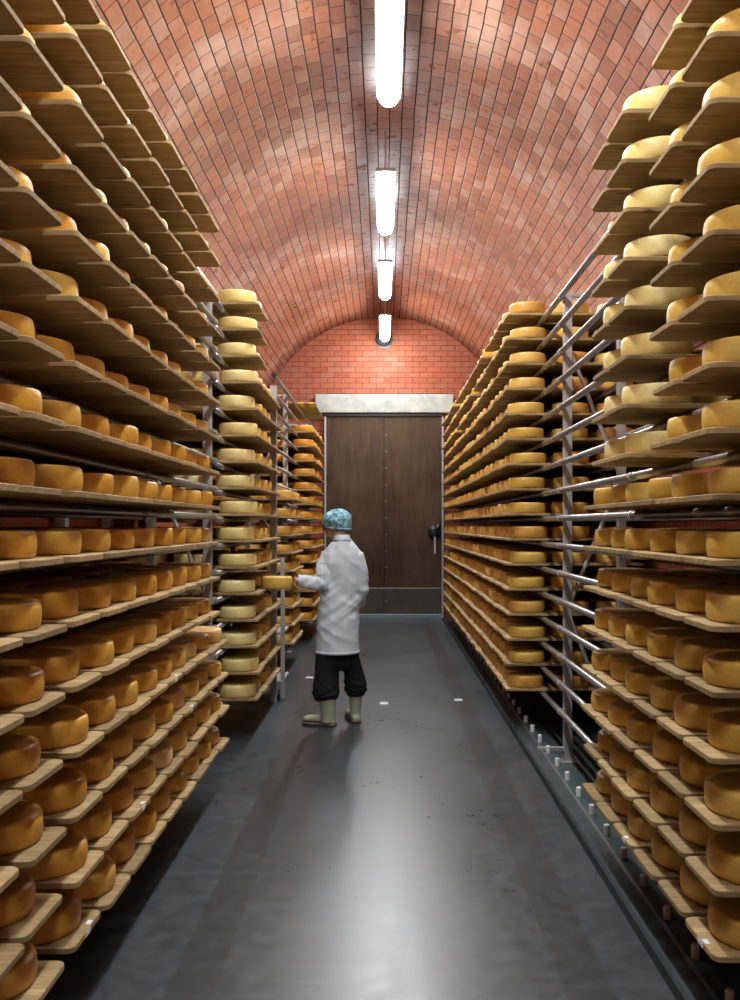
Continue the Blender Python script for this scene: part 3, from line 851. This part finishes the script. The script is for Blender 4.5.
# hem band of the coat
bm = bmesh.new(); rings = []
for k in range(40):
    t = 2 * PI * k / 40; yw = .1
    sec = []
    for dr, z in ((.000, .574), (.004, .574), (.004, .596), (.000, .596)):
        x, y = (.176 + dr) * math.cos(t), (.145 + dr) * math.sin(t)
        sec.append(bm.verts.new(Vector((-.372 + x * math.cos(yw) - y * math.sin(yw), 7.16 + x * math.sin(yw) + y * math.cos(yw), z)) + WI))
    rings.append(sec)
for k in range(40):
    a, b_ = rings[k], rings[(k + 1) % 40]
    for j in range(4): bm.faces.new((a[j], a[(j + 1) % 4], b_[(j + 1) % 4], b_[j]))
bmesh.ops.recalc_face_normals(bm, faces=bm.faces)
from_bm('hem', bm, m_coat, coat, True)

bm = bmesh.new()
loft(bm, [(-.36, 7.16, .95, .15, .11, 0), (-.37, 7.16, .62, .15, .115, 0), (-.37, 7.16, .50, .14, .10, 0), (-.36, 7.16, .44, .10, .08, 0)])
tube(bm, [(-.44, 7.15, .75), (-.452, 7.14, .55), (-.458, 7.13, .40), (-.462, 7.12, .30), (-.460, 7.115, .245), (-.455, 7.11, .205)], [.10, .098, .100, .106, .108, .080], 24)
tube(bm, [(-.30, 7.16, .75), (-.282, 7.18, .55), (-.248, 7.215, .42), (-.236, 7.23, .33), (-.232, 7.245, .26), (-.232, 7.25, .215)], [.088, .080, .082, .092, .090, .060], 24)
def tr_disp(p):
    w = max(0, 1 - abs(p.z - .27) / .14)
    return .009 * (ridge(p, (8, 8, 2), (1, 1, 1)) - .6) + w * .013 * (ridge(p, (8, 8, 26), (1, 4, 1)) - .5)
tro = finish('trousers', bm, m_trous, .0065, 2, disp=tr_disp); tro['label'] = 'baggy black trousers tucked over the boots'

def boot(heel, toe, shaft, ztop, rs):
    heel, toe = Vector(heel), Vector(toe); d = (toe - heel).normalized(); sd = d.cross(Vector((0, 0, 1)))
    L_ = (toe - heel).length
    bm = bmesh.new()
    tube(bm, [(shaft[0], shaft[1], ztop), (shaft[0], shaft[1], .2), tuple((heel + d * .062) + Vector((0, 0, .12))), tuple((heel + d * .062) + Vector((0, 0, .03)))], [rs, rs * .96, rs * .86, rs * .8], 22)
    # foot: lofted sections from heel to toe
    S_ = ((.0, .030, .020, .045), (.02, .038, .022, .07), (.06, .042, .024, .095), (.10, .042, .024, .095), (.14, .044, .024, .082), (.19, .050, .022, .080), (.23, .050, .022, .078), (.262, .042, .022, .070), (.282, .026, .024, .054))
    R = []
    for t, w, zb, zt in S_:
        c = heel + d * (t / .285 * L_)
        zc, hh = (zb + zt) / 2, (zt - zb) / 2
        R.append([bm.verts.new(c + sd * (w * math.cos(a)) + Vector((0, 0, zc + hh * math.sin(a)))) for a in (2 * PI * k / 20 for k in range(20))])
    for a, b_ in zip(R, R[1:]):
        for k in range(20): bm.faces.new((a[k], a[(k + 1) % 20], b_[(k + 1) % 20], b_[k]))
    bm.faces.new(R[0]); bm.faces.new(R[-1]); bmesh.ops.recalc_face_normals(bm, faces=bm.faces)
    o = finish('boot', bm, m_boot, .005, 4); o['label'] = 'sage green rubber boot'
    bm = bmesh.new(); out = []
    prof = [(-.004, .026), (.0, .036), (.04, .042), (.10, .036), (.15, .042), (.20, .053), (.24, .052), (.272, .040), (.292, .014)]
    side = [heel + d * (t / .285 * L_) + sd * w for t, w in prof] + [heel + d * (t / .285 * L_) - sd * w for t, w in reversed(prof)]
    lo = [bm.verts.new(Vector((p.x, p.y, .001)) + WI) for p in side]; hi = [bm.verts.new(Vector((p.x, p.y, .026)) + WI) for p in side]
    n = len(side); bm.faces.new(lo); bm.faces.new(hi)
    for k in range(n): bm.faces.new((lo[k], lo[(k + 1) % n], hi[(k + 1) % n], hi[k]))
    bmesh.ops.recalc_face_normals(bm, faces=bm.faces)
    bmesh.ops.bevel(bm, geom=[e for e in bm.edges if abs(e.verts[0].co.z - e.verts[1].co.z) < 1e-5], offset=.004, segments=2, affect='EDGES')
    e = from_bm('sole', bm, m_sole, o, True); e['label'] = 'brown sole and welt'
boot((-.388, 7.085, 0), (-.648, 7.18, 0), (-.452, 7.11), .27, .072)
boot((-.218, 7.20, 0), (-.290, 7.46, 0), (-.230, 7.25), .29, .054)

# hairnet
bm = bmesh.new()
sphere(bm, H(0, -.014, .050), (.098, .122, .086), 40, RH)
sphere(bm, H(0, -.060, .012), (.084, .072, .070), 30, RH)
def net_disp(p): return .010 * (ridge(p, (20, 20, 14), (0, 3, 0)) - .5) + .004 * noise.noise(p * 60)
nt_ = finish('hairnet', bm, m_net, .005, 3, disp=net_disp); nt_['label'] = 'puffy light blue disposable hairnet'
bm = bmesh.new()
rr = []
for k in range(40):
    t = 2 * PI * k / 40
    rr.append(H(.086 * math.cos(t), -.018 + .108 * math.sin(t), .006 - .045 * (1 - math.sin(t)) * .5) + WI)
tube(bm, rr + [rr[0]], .005, 8, cap=False)
from_bm('elastic_band', bm, m_net, nt_, True)
# grey beard and hair at the nape, glasses
bm = bmesh.new()
sphere(bm, H(0, .028, -.088), (.057, .052, .034), 20, RH)
e = finish('beard', bm, m_hair, .005, 1); e['label'] = 'short grey beard'
bm = bmesh.new()
sphere(bm, H(0, -.040, -.012), (.066, .066, .055), 20, RH)
e = finish('hair', bm, m_hair, .005, 1); e['label'] = 'short grey hair at the nape'
bm = bmesh.new()
for sx in (-1, 1):
    ring = [H(sx * .033 + .024 * math.cos(t), .098, .010 + .018 * math.sin(t)) + WI for t in (2 * PI * k / 16 for k in range(17))]
    tube(bm, ring, .0022, 6, cap=False)
    tube(bm, [H(sx * .058, .096, .014) + WI, H(sx * .076, .05, .012) + WI, H(sx * .080, -.01, .008) + WI], .002, 6)
tube(bm, [H(-.010, .100, .014) + WI, H(.010, .100, .014) + WI], .002, 6)
from_bm('glasses', bm, m_lens, worker, True)

# held wheel
hT = wheel_template(HR, .094, .6, 40, 5)
me = build_mesh('cheese_wheel', [(hT, None, 0)], [m_cheese['golden']])
o = link('cheese_wheel', me); o.location = WC
tag(o, 'golden cheese wheel the worker is pulling off its board with one hand', 'cheese')

stuff_and_things()

# ------------------------------------------------------------------ world, camera, view
w = bpy.data.worlds.new('World'); S.world = w; w.use_nodes = True
w.node_tree.nodes['Background'].inputs[0].default_value = (0.8, 0.9, 1.0, 1)
w.node_tree.nodes['Background'].inputs[1].default_value = 0.02
cam = bpy.data.cameras.new('camera'); co = bpy.data.objects.new('camera', cam); C.objects.link(co)
co.location = (0, 0, CAM_Z); co.rotation_euler = (PI / 2, 0, 0)
cam.sensor_fit = 'AUTO'; cam.sensor_width = 36; cam.lens = F / 1000 * 36
cam.shift_x = -14 / 1000; cam.shift_y = 25 / 1000
cam.clip_start = .05
S.camera = co
S.view_settings.view_transform = 'Standard'; S.view_settings.look = 'None'
S.view_settings.gamma = 1.0; S.view_settings.use_curve_mapping = False
S.view_settings.exposure = 0.87
S.cycles.use_denoising = True
S.cycles.max_bounces = 8; S.cycles.diffuse_bounces = 2; S.cycles.glossy_bounces = 3
S.cycles.sample_clamp_indirect = 6.0
